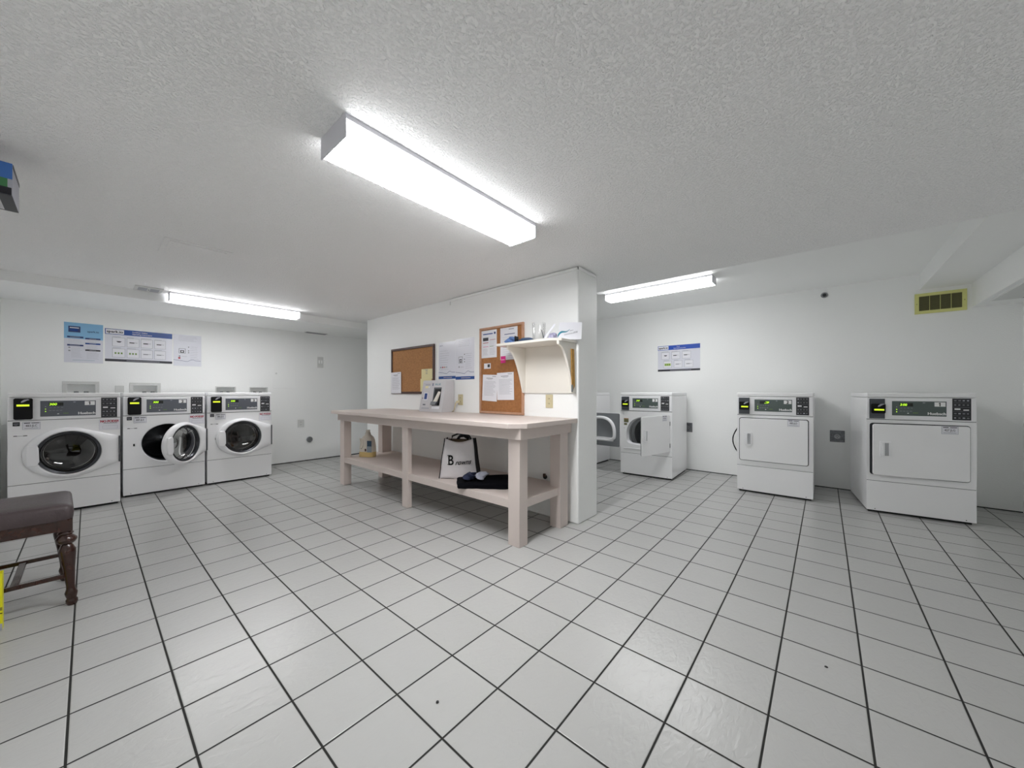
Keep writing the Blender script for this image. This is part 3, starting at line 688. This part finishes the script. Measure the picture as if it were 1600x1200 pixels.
def power(loc, label):
    r = thing('dryer_outlet', label, 'outlet', loc, R90, 'metal dryer outlets')
    MB().rect(0, 0, .125, .13, 'galvanised', .006).build('cover_plate', r, bevel=.003)
    q = MB(); q.lathe([(.026, -.010), (.028, -.006)], (.062, 0, .062), 'steel', 'y', 24)
    for x, z in ((.052, .066), (.072, .066), (.062, .05), (.062, .075)): q.rect(x - .003, z - .004, x + .003, z + .004, 'gasket', .0012, -.010)
    q.build('socket', r); return r
power((XR, -.046, .528), 'square metal outlet plate between dryers 1 and 2')
power((XR, 1.525, .53), 'square metal outlet plate half hidden behind the right side of dryer 3')
b = MB(); P = []
for k in range(13):
    a = PI * k / 12; P.append((5.40, .845 + .05 * math.sin(a), .63 - .30 * (k / 12)))
P = [(5.499, .80, .74)] + P + [(5.499, .80, .45)]; b.tube(P, .007, 'black_plastic'); tag(b.build('power_cord', None), 'black cord looping out behind the left side of dryer 2', 'cord')
b = MB(); b.add([(0, -.0, 0), (.1, -.0, .08), (.1, -.0, -.11), (0, -.02, 0), (.1, -.02, .08), (.1, -.02, -.11)], [(0, 1, 2), (3, 5, 4), (0, 3, 4, 1), (1, 4, 5, 2), (2, 5, 3, 0)], 'wall_paint')
tag(b.build('duct_cover', None, (XR, -.235, .59), R90), 'white painted angular duct cover half behind dryer 1', 'duct cover')

# ------------------------------------------------------------------ cork boards and what is pinned to them
def cork_board(label, y0, y1, z0, z1, t, mf, mc, loc_x=XP):
    r = thing('cork_board', label, 'cork board', (loc_x, y0, z0), R90); w_, h_ = y0 - y1, z1 - z0
    MB().rect(t * .5, t * .5, w_ - t * .5, h_ - t * .5, mc, .010).build('cork_panel', r)
    MB().frame(0, 0, w_, h_, t, mf, .02).build('board_frame', r, bevel=.003); return r
cork_board('brown framed square cork board, left on the partition wall', 4.341, 3.428, 1.067, 1.65, .028, 'frame_brown', 'cork')
cork_board('tall light framed cork board standing on the table top', 2.677, 2.10, .877, 1.737, .022, 'frame_tan', 'cork_dark')
def pinned(name, y0, z0, w_, h_, label, cat='paper', m='paper', fn=None, tilt=0, d=.0105):
    b = sheet('p', w_, h_, m, .0012)
    if fn: fn(b, w_, h_)
    o = tag(b.build(name, None, (XP - d, y0, z0), R90), label, cat); o.rotation_euler = (0, tilt, R90); return o
def letter(b, w_, h_):
    b.rect(w_ * .66, h_ * .93, w_ * .9, h_ * .95, 'text_grey', .0018); b.rect(w_ * .25, h_ * .86, w_ * .7, h_ * .875, 'text_black', .0018); b.rect(w_ * .35, h_ * .82, w_ * .65, h_ * .83, 'text_grey', .0018)
    b.lines(w_ * .12, w_ * .92, h_ * .74, int(h_ * .6 / .0115), .0115, 'text_grey', lift=.0018, th=.0018)
def flyer(b, w_, h_):
    b.rect(w_ * .1, h_ * .85, w_ * .75, h_ * .885, 'poster_blue', .0018); b.lathe([(.012, -.0018), (.012, -.001)], (w_ * .88, 0, h_ * .88), 'poster_navy', 'y', 12)
    b.rect(w_ * .1, h_ * .62, w_ * .46, h_ * .74, 'poster_dark', .0018); b.rect(w_ * .1, h_ * .54, w_ * .46, h_ * .56, 'text_red', .0018); b.rect(w_ * .1, h_ * .4, w_ * .46, h_ * .415, 'pink_note', .0018)
    b.rect(w_ * .55, h_ * .64, w_ * .92, h_ * .655, 'text_red', .0018); b.lines(w_ * .55, w_ * .92, h_ * .6, 5, .012, 'text_pale', lift=.0018)
    b.rect(w_ * .55, h_ * .4, w_ * .8, h_ * .415, 'dull_green', .0018)
    b.lines(w_ * .1, w_ * .46, h_ * .33, 6, .012, 'text_grey', lift=.0018); b.lines(w_ * .55, w_ * .92, h_ * .33, 6, .012, 'text_grey', lift=.0018)
def head(b, w_, h_):
    b.rect(w_ * .5, h_ * .93, w_ * .8, h_ * .95, 'text_grey', .0018); b.rect(w_ * .25, h_ * .78, w_ * .85, h_ * .8, 'poster_navy', .0018); b.lines(w_ * .15, w_ * .9, h_ * .7, 12, .02, 'text_pale', lift=.0018)
def yel(b, w_, h_):
    b.text("N'", w_ * .5, h_ * .7, .03, 'text_grey', .0018, center=True); b.text('W', w_ * .48, h_ * .45, .026, 'text_grey', .0018, center=True); b.rect(w_ * .2, h_ * .92, w_ * .6, h_ * .94, 'text_pale', .0018)
pinned('pinned_paper', 4.334, 1.073, .235, .272, 'curled white page at the bottom left of the brown framed cork board', fn=letter, tilt=-.01, d=.0205)
pinned('pinned_paper', 3.70, 1.09, .22, .16, 'pale cream slip below the yellow note, behind the card machine', m='paper_yellow')
pinned('sticky_note', 3.676, 1.246, .212, .118, 'yellow note at the bottom right of the brown framed cork board', 'note', 'paper_yellow', yel, d=.012)
pinned('pinned_flyer', 2.652, 1.433, .211, .275, 'colourful flyer at the top left of the tall cork board', 'flyer', fn=flyer)
pinned('pinned_paper', 2.393, 1.40, .217, .308, 'white page at the top right of the tall cork board, partly behind the shelf', fn=head)
pinned('sticky_note', 2.385, 1.37, .062, .066, 'small magenta note on the tall cork board', 'note', 'pink_note', lambda b, w_, h_: b.rect(.008, .03, .05, .034, 'text_white', .0018), d=.013)
pinned('pinned_card', 2.616, 1.324, .093, .054, 'small white card with a dark square on the tall cork board', 'card', fn=lambda b, w_, h_: b.rect(.05, .014, .082, .044, 'label_black', .0018))
pinned('pinned_paper', 2.644, 1.005, .203, .262, 'tilted letter at the lower left of the tall cork board', fn=letter, tilt=.045)
pinned('pinned_paper', 2.43, 1.012, .215, .264, 'letter at the lower right of the tall cork board', fn=letter, tilt=-.02, d=.0135)

# ------------------------------------------------------------------ wall shelf
r = thing('wall_shelf', 'cream painted wall shelf with curved brackets near the partition end', 'shelf', (0, 0, 0))
ZS = 1.513
P = [(2.335, 2.19), (2.335, 1.625), (2.40, 1.55), (XP, 1.545), (XP, 2.19)]
MB().prism(P, ZS - .022, ZS, 'shelf_paint', 'z').build('shelf_board', r, bevel=.003)
MB().box(XP - .014, XP, 1.567, 2.08, 1.08, ZS - .022, 'shelf_paint').build('back_board', r, bevel=.002)
def bracket(y0, y1):
    P = [(XP, ZS - .022), (2.37, ZS - .022), (2.372, ZS - .05)]
    for k in range(1, 17):
        t_ = k / 16; x = 2.372 + (XP - .022 - 2.372) * (t_ ** .62 if t_ < 1 else 1) * .93 + .0; z = ZS - .05 - (ZS - .05 - 1.085) * (t_ ** 1.25)
        P.append((x, z))
    P += [(XP - .008, 1.08), (XP, 1.08)]
    return MB().prism([(a, b_) for a, b_ in P], y0, y1, 'shelf_paint').build('bracket', r, bevel=.002)
bracket(1.558, 1.578); bracket(2.08, 2.10)
r = thing('wooden_stick', 'flat wooden stick with a metal end hanging on the shelf bracket side', 'stick', (2.56, 1.554, 1.44))
MB().prism([(-.022, 0), (.022, 0), (.034, -.30), (.0, -.345), (-.012, -.30)], -.006, 0, 'wood_stick').build('stick', r, bevel=.001)
MB().prism([(-.022, -.29), (.0, -.29), (.004, -.33), (-.012, -.355), (-.022, -.345)], -.009, -.004, 'steel').build('metal_end', r)

# things standing on the shelf
def crumple(name, cx_, cy, z0, rx, ry, rz_, m, label, cat, amp=.25, seed=1, n=20, rot=0):
    rnd = random.Random(seed); ph = [(rnd.uniform(0, 6.28), rnd.choice((2, 3, 4, 5)), rnd.choice((1, 2, 3))) for _ in range(6)]
    b = MB(); R = []
    for i in range(n + 1):
        el = PI * i / n - PI / 2; ring = []
        for j in range(2 * n):
            a = 2 * PI * j / (2 * n); q = 1 + amp * sum(math.sin(k * a + p + l * 2 * el) for p, k, l in ph) / 3
            ring.append((rx * q * math.cos(el) * math.cos(a), ry * q * math.cos(el) * math.sin(a), rz_ + max(-rz_, rz_ * math.sin(el) * (1 + .5 * (q - 1)))))
        R.append(ring)
    b.loft(R, m, caps=(True, True)); o = b.build(name, None, (cx_, cy, z0), rot, angle=60)
    return tag(o, label, cat)
o = crumple('crumpled_glove', 2.44, 2.10, ZS, .035, .055, .032, 'blue_cloth', 'pale blue crumpled bundle at the left end of the wall shelf', 'bundle', .3, 3)
crumple('crumpled_cloth', 2.46, 1.955, ZS, .035, .085, .022, 'blue_dark', 'dark blue crumpled cloth on the shelf beside the clear cup', 'cloth', .3, 5)
b = MB().lathe([(.012, .0), (.034, .012), (.034, .014), (.012, .002)], (0, 0, 0), 'black_plastic', 'y', 20); b = MB().box(-.03, .03, -.006, .006, 0, .062, 'black_plastic')
tag(b.build('black_clip', None, (2.43, 2.035, ZS), .2, bevel=.004), 'thin black upright band between the two blue bundles on the shelf', 'clip')
b = MB(); b.lathe([(.0, 0), (.05, .0), (.052, .003), (.056, .155), (.0545, .155), (.050, .006), (0, .006)], (0, 0, 0), 'clear_acrylic', 'z', 32)
tag(b.build('clear_container', None, (2.46, 1.815, ZS)), 'tall clear plastic container standing on the wall shelf', 'container')
crumple('plastic_bag', 2.55, 1.735, ZS, .038, .036, .034, 'lilac_plastic', 'lilac crumpled plastic bag in the middle of the wall shelf', 'bag', .35, 8)
r = thing('leaflet_folder', 'white folder with a blue wave logo leaning at the right shelf end', 'folder', (2.47, 1.635, ZS + .001), math.radians(-52))
b = MB(); b.add([(0, 0, 0), (.19, 0, 0), (.205, .06, .15), (.02, .06, .15), (0, .02, 0), (.19, .02, 0), (.205, .075, .15), (.02, .075, .15)], [(0, 1, 2, 3), (7, 6, 5, 4), (0, 4, 5, 1), (1, 5, 6, 2), (2, 6, 7, 3), (3, 7, 4, 0)], 'paper')
b.build('folder_cover', r)
def onface(x, z, e=.0012): return (x, z * .4 - e, z)
b = MB()
for k in range(9):
    t0, t1 = k / 9, (k + 1) / 9; f_ = lambda t_: (.0 + .1 * t_, .012 + .075 * (t_ ** .7) + .01 * math.sin(6 * t_))
    (x0, z0), (x1, z1) = f_(t0), f_(t1); tk = .02 * (1 - t0) + .003
    b.add([onface(x0, z0), onface(x1, z1), onface(x1, z1 + tk), onface(x0, z0 + tk)], [(0, 1, 2, 3)], 'teal')
for k in range(13):        # a small grey script too faint to read in the photo
    x = .055 + .0085 * k; z = .036 + .0018 * k; tall = .016 if k > 8 else .009
    b.add([onface(x, z), onface(x + .004, z), onface(x + .006, z + tall), onface(x + .002, z + tall)], [(0, 1, 2, 3)], 'text_grey')
b.add([onface(.10, .072), onface(.13, .08), onface(.13, .083), onface(.10, .076)], [(0, 1, 2, 3)], 'text_grey')
b.build('logo_print', r)
b = MB(); b.add([(0, 0, 0), (.02, 0, 0), (.10, .0, .115), (.085, 0, .115)], [(0, 1, 2, 3)], 'paper_gloss'); b.add([(0, .001, 0), (.02, .001, 0), (.10, .001, .115), (.085, .001, .115)], [(3, 2, 1, 0)], 'paper_gloss')  # opaque white strip shaped like the glare on a clear sleeve
b.add([(.0, 0, .0), (.012, 0, 0), (-.01, 0, .07), (-.016, 0, .07)], [(0, 1, 2, 3)], 'hose_grey')
tag(b.build('sleeve_glare', None, (2.36, 1.70, ZS + .002), math.radians(-50)), 'white strip modelling the glare on a clear plastic sleeve against the white folder', 'sleeve')

# ------------------------------------------------------------------ work table
r = thing('work_table', 'long cream painted folding table with a low shelf against the partition', 'table', (0, 0, 0))
ZT = .873; m_ = 'table_paint'
P = [(1.868, 4.43), (1.868, 1.64), (1.965, 1.55), (XP - .001, 1.54), (XP - .001, 4.43)]
MB().prism(P, ZT - .036, ZT, m_, 'z').build('tabletop', r, bevel=.003)
a = MB(); za, zb = .757, ZT - .0362
a.box(1.935, 1.955, 1.585, 4.395, za, zb, m_); a.box(1.956, 2.60, 1.585, 1.605, za, zb, m_); a.box(1.956, 2.60, 4.375, 4.395, za, zb, m_)
a.build('apron', r, bevel=.002)
MB().box(1.96, 2.60, 1.62, 4.36, .262, .322, m_).build('lower_shelf', r, bevel=.002)
def leg(x0, x1, y0, y1, h_=za):
    b = MB(); b.box(x0, x1, y0, y1, 0, h_, m_); b.build('leg', r, bevel=.003)
leg(1.958, 2.05, 1.612, 1.718); leg(1.952, 1.998, 2.965, 3.06); leg(1.952, 2.04, 4.27, 4.37)
leg(2.455, 2.57, 1.60, 1.70); leg(2.44, 2.57, 4.27, 4.37)

# ------------------------------------------------------------------ card machine on the table
r = thing('card_machine', 'grey laundry card machine with a sloping front on the table', 'card machine', (2.44, 3.485, ZT), R90)
WK, HK = .405, .348
b = MB(); b.prism([(0, 0), (.175, 0), (.175, HK), (.065, HK), (.06, HK - .008)], 0, WK, 'reader_grey', 'x'); b.build('case', r, bevel=.004)
sl = lambda x, z, e=.001: (x, z * (.06 / (HK - .008)) - e, z)
def fr(b, x0, z0, x1, z1, m, e=.001): b.add([sl(x0, z0, e), sl(x1, z0, e), sl(x1, z1, e), sl(x0, z1, e)], [(0, 1, 2, 3)], m)
b = MB(); b.keep = 1
fr(b, .015, .018, .2, .318, 'reader_side', .0006); fr(b, .02, .022, .195, .314, 'reader_grey', .001)
fr(b, .06, .26, .115, .285, 'paper_yellow', .0016); fr(b, .12, .262, .14, .28, 'paper', .0016); fr(b, .055, .295, .15, .301, 'text_grey', .0016)
fr(b, .055, .128, .125, .21, 'paper', .0016); fr(b, .066, .137, .115, .203, 'poster_blue', .002); fr(b, .085, .14, .1, .19, 'poster_navy', .0024)
fr(b, .03, .14, .044, .155, 'display_grey', .0016); fr(b, .055, .07, .105, .084, 'display_grey', .0016); fr(b, .04, .03, .18, .045, 'text_pale', .0016)
fr(b, .185, .285, .2, .315, 'poster_navy', .0016)
V, F = text_geo('VALUE', .02, 0); b.add([sl(.225 + x * .034, .292 + y_ * .03, .0016) for x, y_ in V], F, 'teal')
fr(b, .225, .035, .355, .062, 'paper', .0016)
b.build('front_label', r)
b = MB(); b.keep = 1; fr(b, .22, .07, .352, .268, 'card_grey', .0012); fr(b, .24, .075, .352, .25, 'black_plastic', .0016); b.build('card_bay', r)
b = MB(); b.add([sl(.25, .10, .02), sl(.3, .10, .02), sl(.345, .22, .004), sl(.305, .225, .004), sl(.25, .09, .002), sl(.3, .09, .002), sl(.345, .21, .002), sl(.305, .21, .002)], [(0, 1, 2, 3), (4, 7, 6, 5), (0, 4, 5, 1), (1, 5, 6, 2), (2, 6, 7, 3), (3, 7, 4, 0)], 'jug_plastic')
b.add([sl(.225, .08, .03), sl(.31, .08, .03), sl(.33, .115, .024), sl(.225, .115, .024), sl(.225, .075, .002), sl(.31, .075, .002), sl(.33, .11, .002), sl(.225, .11, .002)], [(0, 1, 2, 3), (4, 7, 6, 5), (0, 4, 5, 1), (1, 5, 6, 2), (2, 6, 7, 3), (3, 7, 4, 0)], 'card_grey')
b.build('card_slot', r)
b = MB(); b.tube([(2.60, 2.985, .985), (2.575, 2.99, .985), (2.565, 3.0, .965), (2.568, 3.02, .91), (2.575, 3.045, ZT + .012), (2.58, 3.07, ZT + .008)], [.014, .013, .008, .005, .005, .005], 'outlet_beige')
tag(b.build('power_cord', None), 'beige plug and cord of the card machine in the wall outlet', 'cord')

# ------------------------------------------------------------------ on the lower shelf
ZL = .322
r = thing('detergent_jug', 'translucent detergent jug with a blue label at the far shelf end', 'jug', (2.17, 4.13, ZL), math.radians(-62))
def jug_ring(z, w_, d_, ox=0): return [(ox + w_ * (abs(math.cos(a)) ** .6) * math.copysign(1, math.cos(a)), d_ * (abs(math.sin(a)) ** .6) * math.copysign(1, math.sin(a)), z) for a in [2 * PI * k / 32 for k in range(32)]]
prof = [(.0, .09, .05, 0), (.006, .098, .055, 0), (.12, .093, .054, .004), (.2, .078, .05, .006), (.235, .06, .042, .008), (.258, .03, .03, .004), (.27, .026, .026, .004)]
b = MB(); b.loft([jug_ring(z, w_, d_, ox) for z, w_, d_, ox in prof if z <= .07 or 1], 'jug_plastic', caps=(True, True)); b.build('jug_body', r, angle=60)
b = MB(); b.loft([jug_ring(z, w_ + .0008, d_ + .0008, ox) for z, w_, d_, ox in ((.002, .093, .052, 0), (.006, .098, .055, 0), (.062, .096, .0548, .002))], 'jug_liquid'); b.build('liquid', r, angle=60)
MB().lathe([(.03, .268), (.03, .285), (.024, .288), (.024, .318), (.0, .32)], (.004, 0, 0), 'jug_plastic', 'z', 24).build('cap', r)
b = MB(); b.rect(.03, .13, .088, .195, 'jug_label', .004, -.053); b.rect(.026, .06, .088, .13, 'jug_label_pale', .003, -.053); b.rect(.0, .07, .018, .1, 'frame_brown', .003, -.0545); b.build('jug_label', r)
b = MB(); P = [(-.072 + .012 * math.sin(PI * k / 10), -.046, .10 + .012 * k) for k in range(11)]
b.tube(P, .007, 'jug_plastic'); b.tube([(-.066, -.047, .1), (-.045, -.055, .1), (-.03, -.056, .12), (-.028, -.054, .17), (-.035, -.05, .205), (-.06, -.046, .215)], .006, 'jug_plastic'); b.build('jug_handle', r)

r = thing('tote_bag', 'white fabric shopping bag with black edges on the low shelf', 'bag', (2.035, 2.60, ZL), math.radians(-57))
bw, bd, bh = .35, .115, .355
def bx_(u, v, z):   # u across 0..1, v depth 0..1
    t_ = z / bh; inset = .043 * t_; yd = bd * (1 - .35 * t_)
    return (inset + u * (bw - 2 * inset) , .02 * t_ + v * yd + .006 * math.sin(7 * u + 9 * t_), z)
def sag(u): return .03 * math.sin(PI * u) ** 1.2
nU, nZ = 14, 14
for side, nm in ((0, 'front_side'), (1, 'back_side')):
    b = MB(); V = []; F = []
    for i in range(nZ + 1):
        for j in range(nU + 1):
            u = j / nU; z = (bh - sag(u) * (1 if side == 0 else .3)) * i / nZ; p = bx_(u, side, z)
            bulge = .012 * math.sin(PI * u) * math.sin(PI * i / nZ) * (-1 if side == 0 else 1)
            V.append((p[0], p[1] + bulge, p[2]))
    for i in range(nZ):
        for j in range(nU): a_ = i * (nU + 1) + j; F.append((a_, a_ + 1, a_ + nU + 2, a_ + nU + 1))
    b.add(V, F, 'bag_cloth'); o = b.build(nm, r, angle=70)
    s_ = o.modifiers.new('thickness', 'SOLIDIFY'); s_.thickness = .002
b = MB()
for u in (0, 1):
    V = []; F = []
    for i in range(9):
        z = bh * i / 8
        for v in (0, .5, 1):
            p = bx_(u, v, z); V.append((p[0] + (.018 if u == 0 else -.018) * (1 if v == .5 else 0) * i / 8 + (0), p[1], p[2]))
    for i in range(8):
        for j in range(2): a_ = i * 3 + j; F.append((a_, a_ + 1, a_ + 4, a_ + 3))
    b.add(V, F, 'bag_black')
b.box(0, bw, 0, bd, 0, .003, 'bag_black'); b.build('side_gusset', r)
b = MB()
for u in (0, 1):
    b = MB(); b.tube([Vector(bx_(u, 0, bh * k / 8)) + Vector((0, -.002, 0)) for k in range(9)], .0045, 'bag_black', 6); b.build('edge_piping', r)
    b = MB(); b.tube([Vector(bx_(u, 1, bh * k / 8)) + Vector((0, .002, 0)) for k in range(9)], .0045, 'bag_black', 6); b.build('edge_piping', r)
b = MB()
V, F = text_geo('B', .012); pt = lambda x, z: (bx_(0, 0, 0)[0] + x, bx_(0, 0, z)[1] - .0165, z)
b.add([pt(.08 + x * .1, .124 + y_ * .125) for x, y_ in V], F, 'text_black')
V, F = text_geo('rowns', .012, .45); b.add([pt(.146 + x * .056, .124 + x * .006 + y_ * .062) for x, y_ in V], F, 'text_black')
for zz in (.126, .205): b.add([pt(.078, zz), pt(.098, zz), pt(.098, zz + .006), pt(.078, zz + .006)], [(0, 1, 2, 3)], 'text_black')
b.build('bag_lettering', r)
b = MB(); b.box(.06, .28, .035, .075, .2, .345, 'bag_inside'); b.build('bag_contents', r, bevel=.006)
b = MB(); P = [(.10, .03, .33), (.11, .035, .375), (.16, .05, .395), (.22, .055, .39), (.26, .05, .375), (.28, .04, .345)]
b.tube(P, .009, 'bag_black', 6); b.tube([(.15, .06, .34), (.17, .07, .37), (.21, .07, .375), (.25, .065, .35)], .014, 'bag_black', 6); b.build('handles', r)

r = thing('folded_trousers', 'black folded trousers lying on the low shelf', 'trousers', (0, 0, ZL))
Pq = [(2.05, 2.38), (1.905, 2.21), (2.00, 2.10), (2.14, 1.90), (2.27, 1.87), (2.40, 2.00), (2.42, 2.12), (2.22, 2.28)]
def cloth(b, P, h_, m):
    cx_ = sum(p[0] for p in P) / len(P); cy_ = sum(p[1] for p in P) / len(P)
    R = []
    for k, (s_, z) in enumerate(((.97, 0), (1, .3), (1, .7), (.95, .95), (.7, 1.05), (.3, 1.0))):
        R.append([(cx_ + (x - cx_) * s_, cy_ + (y - cy_) * s_, h_ * z + .004 * math.sin(9 * x + 14 * y) * (z > .5)) for x, y in P])
    return b.loft(R, m, caps=(True, True))
def dense(P, n=5): return [(P[i][0] + (P[(i + 1) % len(P)][0] - P[i][0]) * k / n + .004 * math.sin(i * 7 + k * 2.1), P[i][1] + (P[(i + 1) % len(P)][1] - P[i][1]) * k / n) for i in range(len(P)) for k in range(n)]
cloth(MB(), dense(Pq), .042, 'jeans').build('cloth_body', r, angle=60) if 0 else None
b = MB(); cloth(b, dense(Pq), .042, 'jeans'); b.build('trouser_leg', r, angle=60)
b = MB(); b.box(-.014, .014, -.001, .001, 0, .02, 'paper'); b.build('care_tag', r, (1.945, 2.225, .006), math.radians(-50))
r = thing('rolled_socks', 'grey and navy rolled socks on top of the black trousers', 'socks', (2.09, 2.205, ZL + .047), .3)
o = crumple('sock', 0, 0, 0, .075, .04, .028, 'grey_cloth', 'x', 'x', .3, 11); o.parent = r; del o['label']; del o['category']; o.location = (.03, -.05, 0)
o = crumple('sock', 0, 0, 0, .06, .04, .03, 'navy_cloth', 'x', 'x', .3, 12); o.parent = r; del o['label']; del o['category']; o.location = (-.04, .02, 0)
b = MB(); b.lathe([(.018, 0), (.02, -.012), (.012, -.02), (.0, -.02)], (0, 0, 0), 'gasket', 'y', 16); b.box(-.008, .012, -.03, -.012, .004, .03, 'frame_brown')
tag(b.build('wall_bolt', None, (XP, 1.863, .345), R90), 'dark broken fitting sticking out of the partition under the table', 'fitting')

# ------------------------------------------------------------------ stool, carton and hanging box at the left edge
r = thing('stool', 'dark wooden stool with turned legs and a brown leather seat', 'stool', (-.265, 3.14, 0))
XA, XB, YA, YBk = -.215, .215, -.22, .22
b = MB(); n = 40; R = []
for s_, z in ((1, .442), (1.012, .452), (1.02, .475), (1.012, .497), (.985, .511), (.93, .518), (.6, .523), (.2, .525)):
    R.append([(x * s_ * (1 - .07 * (y - YA) / (YBk - YA)), y * s_, z) for x, y in round_rect(XA, YA, XB, YBk, .03, 5)])
b.loft(R, 'leather', caps=(True, True)); b.build('seat_cushion', r, angle=50)
b = MB()
b.box(XA + .04, XB - .04, YA + .008, YA + .03, .384, .444, 'dark_wood'); b.box(XA + .065, XB - .065, YBk - .03, YBk - .008, .384, .444, 'dark_wood')
b.prism([(XA + .012, YA + .04), (XA + .034, YA + .04), (XA + .066, YBk - .04), (XA + .044, YBk - .04)], .384, .444, 'dark_wood', 'z'); b.prism([(XB - .034, YA + .04), (XB - .012, YA + .04), (XB - .044, YBk - .04), (XB - .066, YBk - .04)], .384, .444, 'dark_wood', 'z'); b.build('seat_rail', r, bevel=.002)
PR = [(.016, 0), (.021, .012), (.021, .026), (.0165, .034), (.021, .05), (.0225, .062), (.016, .082), (.0155, .10), (.021, .19), (.029, .265), (.0295, .285), (.022, .305), (.018, .312), (.03, .322), (.037, .335), (.037, .343), (.028, .355), (.022, .362), (.028, .37), (.02, .382)]
for sx in (-1, 1):
    for sy in (-1, 1):
        q = MB(); tx, ty = sx * (.190 if sy < 0 else .158), sy * .197
        prof = PR
        R = []
        for rr, z in prof:
            k = (1 - z / .384); ox, oy = tx + sx * .022 * k, ty + sy * .006 * k
            R.append([(ox + rr * math.cos(a), oy + rr * math.sin(a), z) for a in [2 * PI * j / 24 for j in range(24)]])
        q.loft(R, 'dark_wood', caps=(True, True)); q.box(tx - .024, tx + .024, ty - .024, ty + .024, .382, .443, 'dark_wood'); q.build('leg', r, angle=50)
for sy in (-1, 1):
    MB().box(-.20 + .025 * (sy > 0), .20 - .025 * (sy > 0), sy * .2 - .007, sy * .2 + .007, .142, .162, 'dark_wood').build('stretcher', r, bevel=.002)
MB().box(.02, .046, -.193, .193, .143, .157, 'dark_wood').build('stretcher', r, bevel=.002)
b = MB(); b.box(-.2, 0, 0, .045, 0, .26, 'yellow_card'); b.rect(-.2, .09, 0, .105, 'yellow_marking', .0008); b.rect(-.2, .075, -.0, .079, 'text_black', .0012); b.rect(-.2, 0, 0, .03, 'box_grey', .0012)  # darker yellow band is a marking on the carton
tag(b.build('yellow_carton', None, (-.256, 2.86, 0), bevel=.002), 'bright yellow carton on the floor in front of the stool', 'carton')
r = thing('wall_box', 'blue, green and black printed box hanging high at the left edge', 'box', (0, 0, 0))
b = MB(); b.box(XL, -.203, 2.54, 2.765, 1.9, 2.03, 'box_grey'); b.build('box_body', r, bevel=.002)
b = MB(); b.rect(XL, 1.965, -.203, 2.03, 'box_blue', .001, 2.54); b.rect(XL, 1.93, -.215, 1.965, 'box_green', .001, 2.54); b.rect(XL, 1.9, -.205, 1.93, 'box_black', .001, 2.54)
b.box(XL, -.204, 2.541, 2.764, 1.8985, 1.8998, 'box_black'); b.box(XL, -.24, 2.56, 2.75, 1.8975, 1.8985, 'box_white'); b.box(-.2028, -.2018, 2.55, 2.765, 2.015, 2.03, 'box_black'); b.build('printed_front', r)

# specks on the floor
for k, (x, y, rr) in enumerate(((1.0, 1.0, .004),)):
    pass
b = MB().lathe([(.0, 0), (.005, .001), (.005, .004), (0, .006)], (0, 0, 0), 'pebble', 'z', 12)
tag(b.build('pebble', None, (.799, 1.031, 0)), 'tiny dark speck on the floor tile at the bottom centre', 'speck')
b = MB().lathe([(.0, 0), (.006, .001), (.005, .003), (0, .004)], (0, 0, 0), 'pebble', 'z', 12)
tag(b.build('pebble', None, (1.905, -.005, 0)), 'small flat speck on the floor tiles at the lower right', 'speck')
